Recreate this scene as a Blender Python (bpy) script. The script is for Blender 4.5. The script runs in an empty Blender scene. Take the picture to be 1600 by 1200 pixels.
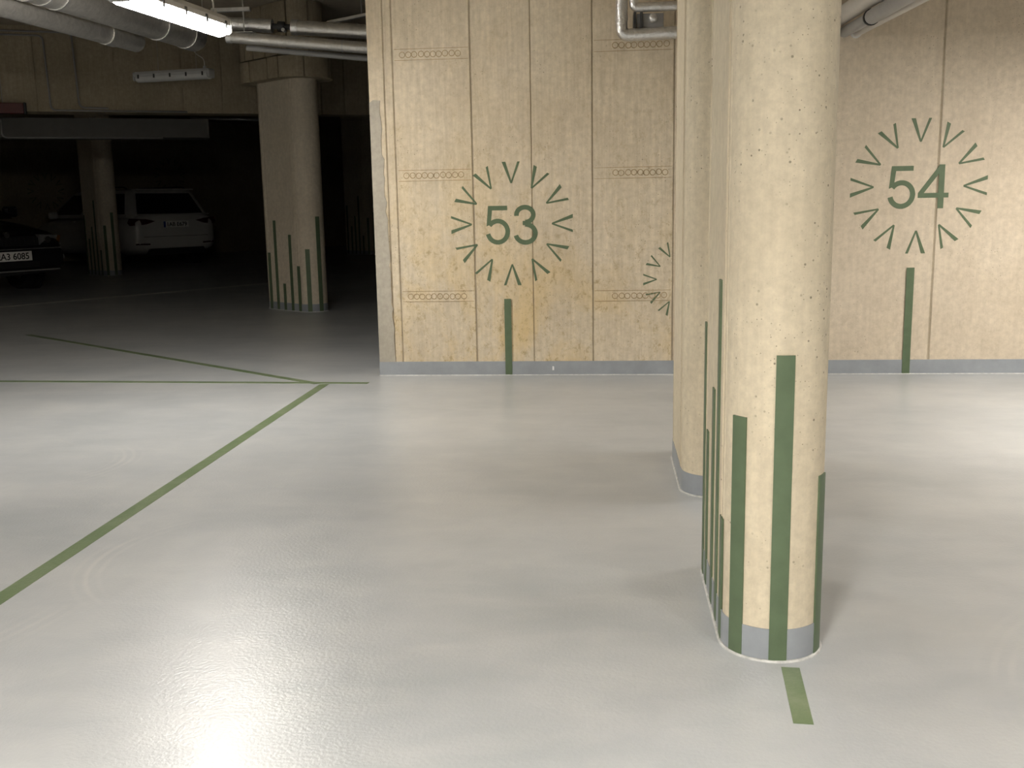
import bpy, bmesh, math, random
from mathutils import Vector, Matrix

random.seed(4)
scene = bpy.context.scene
COL = scene.collection
R = math.radians
PI = math.pi

# ------------------------------------------------------------------ camera
CAM_H = 1.2
pitch, yaw, roll = R(10.124), R(-5.247), R(-1.056)
cyw, syw, cp, sp = math.cos(yaw), math.sin(yaw), math.cos(pitch), math.sin(pitch)
fw = Vector((syw * cp, cyw * cp, -sp))
rt = Vector((cyw, -syw, 0))
up = rt.cross(fw)
r2 = math.cos(roll) * rt + math.sin(roll) * up
u2 = -math.sin(roll) * rt + math.cos(roll) * up
cd = bpy.data.cameras.new('camera')
cd.sensor_width = 36.0
cd.lens = 36.0
cd.clip_end = 200
cam = bpy.data.objects.new('camera', cd)
COL.objects.link(cam)
m = Matrix((r2, u2, -fw)).transposed().to_4x4()
m.translation = Vector((0, 0, CAM_H))
cam.matrix_world = m
scene.camera = cam

# ------------------------------------------------------------------ world, exposure
w = bpy.data.worlds.new('world')
scene.world = w
w.use_nodes = True
w.node_tree.nodes['Background'].inputs[0].default_value = (1.0, 0.9, 0.75, 1)
w.node_tree.nodes['Background'].inputs[1].default_value = 0.002
scene.view_settings.view_transform = 'Standard'
scene.view_settings.look = 'None'
scene.view_settings.gamma = 1.0
scene.view_settings.exposure = 0.4
scene.view_settings.use_curve_mapping = False
LAMP_COLOR = (1.0, 0.95, 0.88)
# (near end, far end, strength): the first is the lit lamp in view, the rest hang outside the frame
LAMP_ON = [((-2.312, 4.981, 2.22), (-2.222, 6.06, 2.23), 118.0)]
LAMP_OUT = [((3.15, 4.35, 2.22), (3.05, 5.55, 2.22), 205.0, 'lit batten lamp over the bay to the right of the round ended pillars'),
            ((-.6, -.9, 2.22), (-.6, .3, 2.22), 360.0, 'lit batten lamp behind the camera over the left aisle'),
            ((2.2, -1.6, 2.22), (2.2, -.4, 2.22), 235.0, 'lit batten lamp behind the camera over the right hand bay'),
            ((-6.1, .5, 2.22), (-5.6, 1.6, 2.22), 560.0, 'lit batten lamp out of frame far to the left of the camera')]
CEIL = 3.37

# ------------------------------------------------------------------ helpers
def tag(o, label=None, cat=None, group=None, kind=None):
    if label: o['label'] = label
    if cat: o['category'] = cat
    if group: o['group'] = group
    if kind: o['kind'] = kind
    return o

def thing(name, label, cat, loc=(0, 0, 0), rz=0.0, group=None):
    o = bpy.data.objects.new(name, None)
    o.empty_display_size = 0.1
    COL.objects.link(o)
    o.location = loc
    o.rotation_euler = (0, 0, rz)
    return tag(o, label, cat, group)

def obj(name, bm, mat, parent=None, smooth=False, angle=None):
    me = bpy.data.meshes.new(name)
    bmesh.ops.recalc_face_normals(bm, faces=bm.faces[:])
    bm.to_mesh(me)
    bm.free()
    me.materials.append(mat)
    if smooth:
        for p in me.polygons: p.use_smooth = True
        if angle is not None:
            try: me.set_sharp_from_angle(angle=angle)
            except Exception: pass
    o = bpy.data.objects.new(name, me)
    COL.objects.link(o)
    if parent: o.parent = parent
    return o

def link_copy(src, name, parent, loc=(0, 0, 0), rot=(0, 0, 0)):
    o = bpy.data.objects.new(name, src.data)
    COL.objects.link(o)
    o.parent = parent
    o.location = loc
    o.rotation_euler = rot
    return o

def box(bm, x0, x1, y0, y1, z0, z1, bevel=0.0, mat=None):
    vs = [bm.verts.new((x, y, z)) for z in (z0, z1) for y in (y0, y1) for x in (x0, x1)]
    fs = [(0, 2, 3, 1), (4, 5, 7, 6), (0, 1, 5, 4), (2, 6, 7, 3), (0, 4, 6, 2), (1, 3, 7, 5)]
    faces = [bm.faces.new([vs[i] for i in f]) for f in fs]
    if bevel > 0:
        es = list({e for f in faces for e in f.edges})
        bmesh.ops.bevel(bm, geom=es, offset=bevel, segments=1, affect='EDGES', profile=0.5)
    if mat is not None:
        bmesh.ops.transform(bm, matrix=mat, verts=vs if bevel <= 0 else bm.verts[:])
    return bm

def new_box(*a, **k):
    return box(bmesh.new(), *a, **k)

def tube(bm, pts, r, seg=10, caps=True, radii=None):
    pts = [Vector(p) for p in pts]
    n = len(pts)
    rings = []
    t0 = (pts[1] - pts[0]).normalized()
    ref = Vector((0, 0, 1)) if abs(t0.z) < 0.9 else Vector((1, 0, 0))
    nrm = t0.cross(ref).normalized()
    for i in range(n):
        if i == 0: t = pts[1] - pts[0]
        elif i == n - 1: t = pts[-1] - pts[-2]
        else: t = (pts[i + 1] - pts[i]).normalized() + (pts[i] - pts[i - 1]).normalized()
        t.normalize()
        nrm = (nrm - t * nrm.dot(t)).normalized()
        bi = t.cross(nrm)
        rr = radii[i] if radii else r
        rings.append([bm.verts.new(pts[i] + rr * (math.cos(a) * nrm + math.sin(a) * bi))
                      for a in (2 * PI * k / seg for k in range(seg))])
    for i in range(n - 1):
        for k in range(seg):
            bm.faces.new((rings[i][k], rings[i][(k + 1) % seg], rings[i + 1][(k + 1) % seg], rings[i + 1][k]))
    if caps:
        bm.faces.new(rings[0])
        bm.faces.new(rings[-1])
    return bm

def arc_path(pts, rad, n=5):
    """round the inner corners of a polyline"""
    P = [Vector(p) for p in pts]
    out = [P[0]]
    for i in range(1, len(P) - 1):
        a = (P[i - 1] - P[i]); b = (P[i + 1] - P[i])
        d = min(rad, a.length * .49, b.length * .49)
        s = P[i] + a.normalized() * d
        e = P[i] + b.normalized() * d
        for k in range(n + 1):
            t = k / n
            out.append((1 - t) ** 2 * s + 2 * t * (1 - t) * P[i] + t * t * e)
    out.append(P[-1])
    return out

def prism(bm, poly, f0, f1):
    """extrude a closed 2D polygon; f0/f1 map (u,v) to a 3D point for the two ends"""
    a = [bm.verts.new(f0(*p)) for p in poly]
    b = [bm.verts.new(f1(*p)) for p in poly]
    bm.faces.new(a)
    bm.faces.new(b[::-1])
    n = len(poly)
    for i in range(n):
        bm.faces.new((a[i], a[(i + 1) % n], b[(i + 1) % n], b[i]))
    return bm

# ------------------------------------------------------------------ materials
class NT:
    def __init__(s, name):
        s.m = bpy.data.materials.new(name)
        s.m.use_nodes = True
        s.t = s.m.node_tree
        s.b = s.t.nodes['Principled BSDF']
        s._co = None
    def n(s, typ, **k):
        x = s.t.nodes.new(typ)
        for a, v in k.items(): setattr(x, a, v)
        return x
    def l(s, a, b): s.t.links.new(a, b)
    def co(s):
        if s._co is None: s._co = s.n('ShaderNodeTexCoord').outputs['Object']
        return s._co
    def mapped(s, scale=(1, 1, 1), loc=(0, 0, 0), rot=(0, 0, 0)):
        mp = s.n('ShaderNodeMapping')
        mp.inputs['Scale'].default_value = scale
        mp.inputs['Location'].default_value = loc
        mp.inputs['Rotation'].default_value = rot
        s.l(s.co(), mp.inputs['Vector'])
        return mp.outputs[0]
    def noise(s, scale, detail=4, rough=.55, vec=None, dist=0.0):
        x = s.n('ShaderNodeTexNoise')
        x.inputs['Scale'].default_value = scale
        x.inputs['Detail'].default_value = detail
        x.inputs['Roughness'].default_value = rough
        x.inputs['Distortion'].default_value = dist
        s.l(vec if vec is not None else s.co(), x.inputs['Vector'])
        return x.outputs['Fac']
    def ramp(s, fac, stops):
        x = s.n('ShaderNodeValToRGB')
        e = x.color_ramp.elements
        while len(e) < len(stops): e.new(0.5)
        for i, (p, c) in enumerate(stops):
            e[i].position = p
            e[i].color = c if len(c) == 4 else (*c, 1)
        s.l(fac, x.inputs[0])
        return x.outputs[0]
    def fr(s, fac, a, b, lo=0.0, hi=1.0):
        x = s.n('ShaderNodeMapRange')
        x.inputs[1].default_value = a; x.inputs[2].default_value = b
        x.inputs[3].default_value = lo; x.inputs[4].default_value = hi
        s.l(fac, x.inputs[0])
        return x.outputs[0]
    def mix(s, fac, a, b, mode='MIX'):
        x = s.n('ShaderNodeMix', data_type='RGBA', blend_type=mode)
        for sock, v in ((0, fac), (6, a), (7, b)):
            if isinstance(v, (int, float)): x.inputs[sock].default_value = v
            elif isinstance(v, tuple): x.inputs[sock].default_value = v if len(v) == 4 else (*v, 1)
            else: s.l(v, x.inputs[sock])
        return x.outputs[2]
    def math(s, op, a, b=None):
        x = s.n('ShaderNodeMath', operation=op)
        for i, v in enumerate((a, b)):
            if v is None: continue
            if isinstance(v, (int, float)): x.inputs[i].default_value = v
            else: s.l(v, x.inputs[i])
        return x.outputs[0]
    def bump(s, h, strength=.2, dist=.01):
        x = s.n('ShaderNodeBump')
        x.inputs['Strength'].default_value = strength
        x.inputs['Distance'].default_value = dist
        s.l(h, x.inputs['Height'])
        s.l(x.outputs[0], s.b.inputs['Normal'])
    def color(s, c):
        if isinstance(c, tuple): s.b.inputs['Base Color'].default_value = c if len(c) == 4 else (*c, 1)
        else: s.l(c, s.b.inputs['Base Color'])
    def set(s, **k):
        for a, v in k.items():
            s.b.inputs[a.replace('_', ' ')].default_value = v

def concrete(name, base, dark, light, amber=None, streak=1.0, pores=1.0, amber_low=False, grain=26.0, blots=.6):
    t = NT(name)
    big = t.noise(1.3, 5, .6)
    c = t.ramp(big, [(.3, dark), (.5, base), (.72, light)])
    st = t.noise(5.0, 4, .6, t.mapped((9, 9, .55)))
    c = t.mix(t.fr(st, .32, .72, 0.0, .42 * streak), c, tuple(x * .66 for x in dark))
    st2 = t.noise(7.0, 3, .6, t.mapped((11, 11, .8), (3.1, 1.7, .4)))
    c = t.mix(t.fr(st2, .55, .8, 0.0, .35 * streak), c, light)
    fine = t.noise(grain, 6, .7)
    c = t.mix(t.fr(fine, .36, .66, .0, .42), c, tuple(x * .62 for x in dark))
    if amber:
        am = t.noise(2.1, 6, .68, t.mapped((1, 1, .7), (7.3, 2.2, 1.4)), .6)
        f = t.fr(am, .46, .68, 0, 1)
        if amber_low:
            sep = t.n('ShaderNodeSeparateXYZ')
            t.l(t.co(), sep.inputs[0])
            f = t.math('MULTIPLY', f, t.fr(sep.outputs[2], 1.5, .25, .12, 1.0))
            f = t.math('MULTIPLY', f, t.fr(sep.outputs[0], 1.0, -1.0, .25, 1.0))
        c = t.mix(t.math('MULTIPLY', f, .7), c, amber)
        blot = t.noise(19.0, 8, .8, t.mapped((1, 1, .7)), .25)
        f2 = t.math('MULTIPLY', t.fr(blot, .52, .64, 0, blots), t.fr(am, .36, .56, .3, 1))
        if amber_low:
            f2 = t.math('MULTIPLY', f2, t.fr(sep.outputs[2], 1.9, .4, .3, 1.0))
        c = t.mix(f2, c, tuple(x * .45 for x in amber))
    sparse = t.fr(t.noise(3.2, 4, .65, t.mapped((1, 1, .8), (1.3, 5.5, 2.0))), .47, .60, 0, 1)
    dot = None
    for sc, d0, d1, wt in ((46.0, .17, .11, .9), (92.0, .17, .10, .75)):
        vo = t.n('ShaderNodeTexVoronoi')
        vo.inputs['Scale'].default_value = sc
        t.l(t.co(), vo.inputs['Vector'])
        pick = t.n('ShaderNodeSeparateColor')
        t.l(vo.outputs['Color'], pick.inputs[0])
        dd = t.math('MULTIPLY', t.fr(vo.outputs['Distance'], d0, d1, 0, 1), t.fr(pick.outputs[0], .52, .56, 0, wt))
        dot = dd if dot is None else t.math('MAXIMUM', dot, dd)
    dot = t.math('MULTIPLY', t.math('MULTIPLY', dot, sparse), pores)
    c = t.mix(dot, c, tuple(x * .36 for x in dark))
    t.color(c)
    t.set(Roughness=.78)
    t.b.inputs['Specular IOR Level'].default_value = .25
    h = t.math('SUBTRACT', t.math('ADD', t.math('MULTIPLY', st, .5), fine), t.math('MULTIPLY', dot, 2.0))
    t.bump(h, .25, .004)
    return t.m

def simple(name, col, rough=.5, metal=0.0, var=.12, scale=20, bump=0.0, spec=.5, emit=None, strength=0, coat=0.0):
    t = NT(name)
    n = t.noise(scale, 4, .6)
    t.color(t.mix(t.fr(n, .3, .7, 0, 1), tuple(c * (1 - var) for c in col), tuple(min(1, c * (1 + var)) for c in col)))
    t.set(Roughness=rough, Metallic=metal)
    t.b.inputs['Specular IOR Level'].default_value = spec
    if coat: t.b.inputs['Coat Weight'].default_value = coat
    if bump: t.bump(n, bump, .003)
    if emit:
        t.b.inputs['Emission Color'].default_value = (*emit, 1)
        t.b.inputs['Emission Strength'].default_value = strength
    return t.m

M = {}
M['wall'] = concrete('wall_concrete', (.68, .585, .435), (.58, .49, .36), (.74, .65, .50), (.64, .46, .19), 1.1, 1.0, True, 26.0, .8)
M['wallr'] = concrete('wall_concrete_plain', (.645, .555, .43), (.575, .49, .375), (.695, .605, .475), (.56, .45, .29), .6, .7, True, 26.0, .22)
M['core'] = concrete('wall_joint_concrete', (.44, .37, .27), (.38, .32, .23), (.50, .43, .32))
M['pillar'] = concrete('pillar_concrete', (.67, .59, .44), (.61, .53, .39), (.71, .635, .49), None, .7, 1.3, False, 34)
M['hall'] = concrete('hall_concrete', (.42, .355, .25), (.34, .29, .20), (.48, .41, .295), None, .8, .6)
M['column'] = concrete('column_concrete', (.69, .61, .48), (.63, .555, .43), (.74, .66, .53), None, .5, .5)
M['ceil'] = concrete('ceiling_concrete', (.50, .44, .35), (.43, .38, .30), (.55, .49, .40), None, .3, .4)
M['duct'] = simple('dull_duct', (.085, .078, .068), .6, 0, .1, 8)
M['imprint'] = concrete('imprint_concrete', (.40, .315, .195), (.34, .265, .165), (.45, .36, .23), (.38, .26, .11), .4, .4)
M['render'] = concrete('grey_render', (.42, .385, .32), (.37, .34, .28), (.47, .43, .36), None, .3, .2)
M['plinth'] = simple('grey_plinth_paint', (.27, .29, .31), .38, 0, .10, 9, .05)
M['sealant'] = simple('pale_sealant', (.52, .52, .50), .4, 0, .25, 40, .1)
M['green'] = simple('green_paint', (.098, .138, .078), .5, 0, .09, 14, .05, .3)
M['foil'] = None

def foil(name, col, wr=.5, rough=.3):
    t = NT(name)
    n = t.noise(22, 5, .65, t.mapped((1, 1, 1)), .8)
    n2 = t.noise(70, 3, .6)
    t.color(t.mix(t.fr(n, .3, .7), tuple(c * .75 for c in col), col))
    t.set(Roughness=rough, Metallic=.9)
    t.bump(t.math('ADD', n, t.math('MULTIPLY', n2, .35)), wr, .012)
    return t.m
M['foil'] = foil('foil_insulation', (.72, .71, .69), .55, .3)
M['foil_dull'] = foil('dull_foil_insulation', (.64, .62, .58), .35, .42)
M['steel'] = simple('galvanised_steel', (.50, .50, .49), .42, .85, .1, 30, .05)
M['pvc_light'] = simple('pale_grey_pipe', (.50, .475, .43), .45, 0, .06, 8)
M['pvc_dark'] = simple('grey_pipe', (.27, .265, .255), .4, 0, .08, 8)
M['rubber'] = simple('black_rubber', (.02, .02, .02), .6, 0, .2, 20)
M['white_plastic'] = simple('white_lamp_plastic', (.62, .62, .60), .4, 0, .05, 12)
M['grey_plastic'] = simple('grey_lamp_plastic', (.46, .46, .45), .45, 0, .05, 12)
M['cable'] = simple('white_cable', (.60, .58, .53), .5, 0, .05, 20)
M['clip'] = simple('dark_clip', (.05, .05, .05), .4, .3, .1, 20)
M['glow'] = {}

def glow(strength):
    if strength not in M['glow']:
        M['glow'][strength] = simple('lit_diffuser', (.8, .8, .78), .4, 0, .02, 10, 0, .3, LAMP_COLOR, strength)
    return M['glow'][strength]

def floor_mat():
    t = NT('floor_coating')
    a = t.noise(.9, 5, .6, t.mapped((1, 1.8, 1), (2, 3, 0)))
    c = t.ramp(a, [(.3, (.35, .37, .38)), (.5, (.405, .42, .43)), (.7, (.46, .47, .47))])
    b = t.noise(2.8, 6, .6, t.mapped((1.0, 2.2, 1), (0, 0, 0), (0, 0, .25)), .5)
    c = t.mix(t.fr(b, .42, .70, 0, .42), c, (.50, .505, .50))
    b2 = t.noise(1.9, 6, .62, t.mapped((2.0, 1.0, 1), (4, 1, 0), (0, 0, -.5)), .5)
    c = t.mix(t.fr(b2, .45, .78, 0, .38), c, (.325, .34, .35))
    # worn arcs left by turning tyres
    for (cx, cy, rad, wd, f, sd) in ((-2.75, 4.55, .45, .10, .6, 1), (-2.95, 3.0, 1.30, .10, .5, 1), (-1.2, 3.3, .55, .07, .5, -1), (1.9, 2.2, .95, .10, .4, -1)):
        mp = t.mapped((1, 1, 0), (-cx, -cy, 0))
        ln = t.n('ShaderNodeVectorMath', operation='LENGTH')
        t.l(mp, ln.inputs[0])
        d = t.math('ABSOLUTE', t.math('SUBTRACT', ln.outputs['Value'], rad))
        band = t.fr(d, wd, 0, 0, 1)
        sx = t.n('ShaderNodeSeparateXYZ')
        t.l(mp, sx.inputs[0])
        band = t.math('MULTIPLY', band, t.fr(t.math('MULTIPLY', sx.outputs[0], float(sd)), rad * .55, rad * .9, 0, 1))
        wave = t.math('SINE', t.math('MULTIPLY', ln.outputs['Value'], 150.0))
        k = t.math('MULTIPLY', t.math('MULTIPLY', band, t.fr(wave, -.4, 1, 0, 1)), t.fr(t.noise(1.6, 2, .5, t.mapped((1, 1, 1), (cx * 3, cy, 0))), .42, .55, 0, f))
        c = t.mix(k, c, (.56, .55, .53))
    t.color(c)
    rn = t.noise(4.0, 5, .65, t.mapped((1, 2, 1)), .8)
    t.l(t.fr(rn, .3, .75, .285, .345), t.b.inputs['Roughness'])
    t.b.inputs['Specular IOR Level'].default_value = .55
    op = t.noise(95.0, 3, .55)
    op2 = t.noise(8.0, 3, .5)
    t.bump(t.math('ADD', op, t.math('MULTIPLY', op2, .4)), .27, .004)
    return t.m
M['floor'] = floor_mat()

def line_mat():
    t = NT('floor_line_paint')
    n = t.noise(6.0, 5, .65, None, .5)
    t.color(t.mix(t.fr(n, .42, .75, 0, .75), (.135, .185, .095), (.25, .285, .19)))
    t.set(Roughness=.32)
    op = t.noise(95.0, 3, .55)
    t.bump(op, .27, .004)
    return t.m
M['line'] = line_mat()
M['pale_line'] = simple('pale_floor_line', (.80, .80, .74), .35, 0, .1, 6)

# ------------------------------------------------------------------ setting
def quad_slab(name, pts, z0, z1, mat, parent=None):
    bm = bmesh.new()
    prism(bm, pts, lambda x, y: (x, y, z0), lambda x, y: (x, y, z1))
    return obj(name, bm, mat, parent)

tag(quad_slab('floor', [(-26, -9), (7, -9), (7, 40), (-26, 40)], -.2, 0.0, M['floor']), kind='structure')
tag(quad_slab('ceiling', [(-26, -9), (7, -9), (7, 40), (-26, 40)], CEIL, CEIL + .25, M['ceil']), kind='structure')
tag(obj('wall_right', new_box(6.2, 6.5, -9, 7.0, 0, CEIL), M['wallr']), kind='structure')
tag(obj('wall_front', new_box(-26, 7, -9.3, -9, 0, CEIL), M['hall']), kind='structure')

WY = 7.049
back = tag(obj('wall_back', new_box(-1.583, 6.2, WY + .007, WY + .30, 0, CEIL), M['core']), kind='structure')
edges = [(-1.583, -1.477), (-1.469, -1.417), (-1.409, -.891), (-.881, -.4885), (-.4835, -.081), (-.073, .458), (.468, .872), (.882, 1.28), (1.29, 2.167), (2.179, 3.05), (3.06, 3.95), (3.96, 4.9), (4.91, 6.2)]
panels = []
for i, (a, b) in enumerate(edges):
    bm = new_box(a, b, WY, WY + .02, 0, CEIL, bevel=.004)
    panels.append(obj('concrete_panel', bm, M['wall'] if a < .45 else M['wallr'], back))

# imprinted bands with rows of rings on the two outer panels
ring_bm = bmesh.new()
seg = 20
for (r0, r1) in ((.0165, .0205),):
    i0 = [ring_bm.verts.new((r0 * math.cos(2 * PI * k / seg), 0, r0 * math.sin(2 * PI * k / seg))) for k in range(seg)]
    t0 = [ring_bm.verts.new(((r0 + r1) / 2 * math.cos(2 * PI * k / seg), -.003, (r0 + r1) / 2 * math.sin(2 * PI * k / seg))) for k in range(seg)]
    o0 = [ring_bm.verts.new((r1 * math.cos(2 * PI * k / seg), 0, r1 * math.sin(2 * PI * k / seg))) for k in range(seg)]
    for k in range(seg):
        j = (k + 1) % seg
        ring_bm.faces.new((i0[k], i0[j], t0[j], t0[k]))
        ring_bm.faces.new((t0[k], t0[j], o0[j], o0[k]))
ring_proto = None
def add_ring(parent, x, z):
    global ring_proto
    if ring_proto is None:
        ring_proto = obj('ring_imprint', ring_bm, M['imprint'], parent, smooth=True)
        ring_proto.location = (x, WY - .0005, z)
    else:
        link_copy(ring_proto, 'ring_imprint', parent, (x, WY - .0005, z))
for (pi, x0, x1, xs, n, zs) in ((2, -1.40, -.90, -1.345, 10, (2.178, 1.383, .557)), (5, -.066, .45, .075, 9, (2.195, 1.374, .549))):
    for z in zs:
        bm = bmesh.new()
        for zz in (z + .036, z - .036):
            box(bm, x0, x1, WY - .002, WY + .004, zz - .0017, zz + .0017)
        obj('band_edge', bm, M['imprint'], panels[pi])
        for k in range(n):
            add_ring(panels[pi], xs + k * .0415 + random.uniform(-.003, .003), z + random.uniform(-.002, .002))

# jagged patch of grey render on the wall's free edge
poly = [(-1.583, .095), (-1.466, .095)]
zz = .095
while zz < 1.86:
    zz += random.uniform(.025, .06)
    tt = (zz - .095) / 1.78
    poly.append((-1.468 - .042 * tt + random.uniform(-.008, .008), min(zz, 1.885)))
poly += [(-1.555, 1.89), (-1.583, 1.87)]
bm = bmesh.new()
prism(bm, poly, lambda x, z: (x, WY - .0045, z), lambda x, z: (x, WY + .004, z))
obj('render_patch', bm, M['render'], back)

# painted skirting and the sealant bead along the floor
tag(obj('baseboard_back', new_box(-1.586, 6.2, WY - .006, WY + .01, 0, .098, bevel=.002), M['plinth']), kind='structure')
bm = bmesh.new()
pth = [(-1.59 + k * .12, WY - .008 + random.uniform(-.0015, .0015), 0.001) for k in range(65)]
tube(bm, pth, .0045, 6)
tag(obj('trim_1', bm, M['sealant'], smooth=True), kind='structure')

bb = bpy.data.objects['baseboard_back']
obj('paint_fleck', new_box(-.362, -.350, WY - .008, WY - .005, .035, .062, bevel=.002), simple('white_fleck', (.8, .8, .8)), bb)
# far hall: walls that close the dark part of the garage
AX = Vector((.79, -.61, 0)).normalized()      # row axis of the dark hall
BX = Vector((.61, .79, 0)).normalized()
def wall_between(name, p, q, th, mat, z0=0, z1=CEIL):
    p, q = Vector((*p, 0)), Vector((*q, 0))
    d = (q - p).normalized()
    n = Vector((-d.y, d.x, 0)) * th
    pts = [(v.x, v.y) for v in (p, q, q + n, p + n)]
    return tag(quad_slab(name, pts, z0, z1, mat), kind='structure')
FW0 = Vector((-13.1, 22.8, 0))
a0, a1 = FW0 - BX * 16, FW0 + BX * 14
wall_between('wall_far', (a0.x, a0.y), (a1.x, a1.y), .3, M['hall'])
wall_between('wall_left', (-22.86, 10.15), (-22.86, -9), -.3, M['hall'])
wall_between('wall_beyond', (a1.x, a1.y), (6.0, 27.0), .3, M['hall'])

# ------------------------------------------------------------------ pillars
def stadium(L, r, d=0.0, seg=24, notch=0.0):
    """outline of a pillar: near round end at y=0 pointing to -y, far end at y=L; (x,y,nx,ny) list, counter clockwise"""
    out = []
    for k in range(seg + 1):
        a = PI + PI * k / seg
        dd = d - (notch if k in (0, seg) else 0)
        out.append(((r + dd) * math.cos(a), (r + dd) * math.sin(a), math.cos(a), math.sin(a)))
    if notch:
        out.append((r + d, .007, 1, 0)); out.append((r + d, L - .007, 1, 0))
    for k in range(seg + 1):
        a = PI * k / seg
        dd = d - (notch if k in (0, seg) else 0)
        out.append(((r + dd) * math.cos(a), L + (r + dd) * math.sin(a), math.cos(a), math.sin(a)))
    if notch:
        out.append((-(r + d), L - .007, -1, 0)); out.append((-(r + d), .007, -1, 0))
    # small chamfer beside the notch on the round side
    return out

def extrude_outline(bm, ol, z0, z1, cap=True):
    return prism(bm, [(p[0], p[1]) for p in ol], lambda x, y: (x, y, z0), lambda x, y: (x, y, z1))

def strip_patch(bm, pts, z0, z1, th=.002):
    """thin raised strip; pts = list of (x,y,nx,ny) along the pillar surface"""
    cols = []
    for (x, y, nx, ny) in pts:
        cols.append([bm.verts.new((x + nx * th, y + ny * th, z0)), bm.verts.new((x + nx * th, y + ny * th, z1)),
                     bm.verts.new((x - nx * .001, y - ny * .001, z0)), bm.verts.new((x - nx * .001, y - ny * .001, z1))])
    for i in range(len(cols) - 1):
        a, b = cols[i], cols[i + 1]
        bm.faces.new((a[0], b[0], b[1], a[1]))
        bm.faces.new((a[2], a[3], b[3], b[2]))
        bm.faces.new((a[1], b[1], b[3], a[3]))
        bm.faces.new((a[0], a[2], b[2], b[0]))
    for c in (cols[0], cols[-1]):
        bm.faces.new((c[0], c[1], c[3], c[2]))
    return bm

def pillar(name, label, loc, rz, L, r, side, front, mat, top=CEIL, group=None, plinth_h=.09, w=.045):
    t = thing(name, label, 'pillar', loc, rz, group)
    bm = bmesh.new()
    extrude_outline(bm, stadium(L, r, 0, 28, .009), 0, top)
    obj('shaft', bm, mat, t, smooth=True, angle=R(20))
    # narrow formwork fins along the joints
    for (x, y) in ((-r, .03), (-r, .052), (-r, L - .03)):
        obj('board_ridge', new_box(x - .0022, x + .002, y - .002, y + .002, plinth_h, top), mat, t)
    bm = bmesh.new()
    extrude_outline(bm, stadium(L, r, .0025, 28), 0, plinth_h)
    obj('plinth', bm, M['plinth'], t, smooth=True, angle=R(40))
    bm = bmesh.new()
    ol = stadium(L, r, .005, 28)
    pth = [(p[0], p[1], .001) for p in ol] + [(ol[0][0], ol[0][1], .001)]
    tube(bm, pth, .0055, 6, caps=False)
    obj('sealant_bead', bm, M['sealant'], t, smooth=True)
    for (y, h) in side:
        bm = bmesh.new()
        strip_patch(bm, [(-r, y - w / 2, -1, 0), (-r, y + w / 2, -1, 0)], 0.002, h, .0045)
        obj('painted_stripe', bm, M['green'], t)
    for (ang, h) in front:
        bm = bmesh.new()
        da = w / r
        pts = []
        for k in range(7):
            a = R(ang) - da / 2 + da * k / 6
            pts.append((r * math.cos(a), r * math.sin(a), math.cos(a), math.sin(a)))
        strip_patch(bm, pts, 0.002, h, .0045)
        obj('painted_stripe', bm, M['green'], t, smooth=True, angle=R(30))
    return t

P1 = pillar('concrete_pillar', 'nearest tall round-ended concrete pillar with green stripes, beside the sign 54', (.447, 2.69, 0), 0, .51, .129,
            [(.515, .819), (.422, .495), (.265, .656), (.139, .98), (.022, .346)], [(218.5, .647), (270.5, .811), (331, .49)], M['pillar'])
P2 = pillar('concrete_pillar', 'pale round-ended concrete pillar without stripes, just behind the nearest pillar', (.447, 4.19, 0), 0, .53, .129, [], [], M['pillar'])

C1 = pillar('concrete_pillar', 'half lit concrete column with wide capital and green stripes, left of wall sign 53', (-3.33, 11.50, 0), R(51), .61, .163,
            [(.60, .66), (.46, 1.03), (.315, .31), (.165, .87), (.02, .52)], [(222, .71), (268, 1.07)], M['column'], w=.05)
C2 = pillar('concrete_pillar', 'dim concrete column with green stripes at far left, in front of white car', (-8.98, 18.12, 0), R(51), .60, .17,
            [(.60, 1.09), (.46, .66), (.315, .88), (.165, 1.35), (.02, .46)], [(222, .90), (268, 1.13)], M['column'], w=.05)
C3 = pillar('concrete_pillar', 'very dark distant column with green stripes, seen beside the free wall edge', (-5.62, 24.5, 0), R(51), .65, .18,
            [(.62, 1.17), (.46, .67), (.315, .92), (.165, 1.39), (.02, .45)], [(222, .87), (268, 1.0)], M['column'], w=.05)

def capital(parent, L, r, tiers):
    for (rr, z0, z1, nj, off) in tiers:
        per = 2 * L + 2 * PI * rr
        def at(s, rad):
            s = s % per
            if s < PI * rr:
                a = PI + s / rr; return (rad * math.cos(a), rad * math.sin(a))
            s -= PI * rr
            if s < L: return (rad, s)
            s -= L
            if s < PI * rr:
                a = s / rr; return (rad * math.cos(a), L + rad * math.sin(a))
            s -= PI * rr
            return (-rad, L - s)
        cuts = [off]
        while cuts[-1] < off + per - .12:
            cuts.append(cuts[-1] + random.choice((.17, .24, .30, .36)))
        cuts[-1] = off + per
        for a, b in zip(cuts[:-1], cuts[1:]):
            n = max(2, int((b - a) / .05))
            g = .009
            ss = [a + g + (b - a - 2 * g) * k / n for k in range(n + 1)]
            proud = random.uniform(0, .006)
            outer = [at(s, rr + proud) for s in ss]
            inner = [at(s, rr - .10) for s in ss][::-1]
            bm = bmesh.new()
            prism(bm, outer + inner, lambda x, y: (x, y, z0 + .007), lambda x, y: (x, y, z1 - .007))
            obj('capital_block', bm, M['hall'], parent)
        bm = bmesh.new()
        prism(bm, [(p[0], p[1]) for p in stadium(L, rr - .05, 0, 20)], lambda x, y: (x, y, z0 + .012), lambda x, y: (x, y, z1))
        obj('capital_core', bm, M['hall'], parent)
capital(C1, .61, .163, [(.335, 2.555, 2.79, 0, .05), (.325, 2.79, 3.03, 0, .17), (.25, 3.03, CEIL, 0, .1)])

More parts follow.
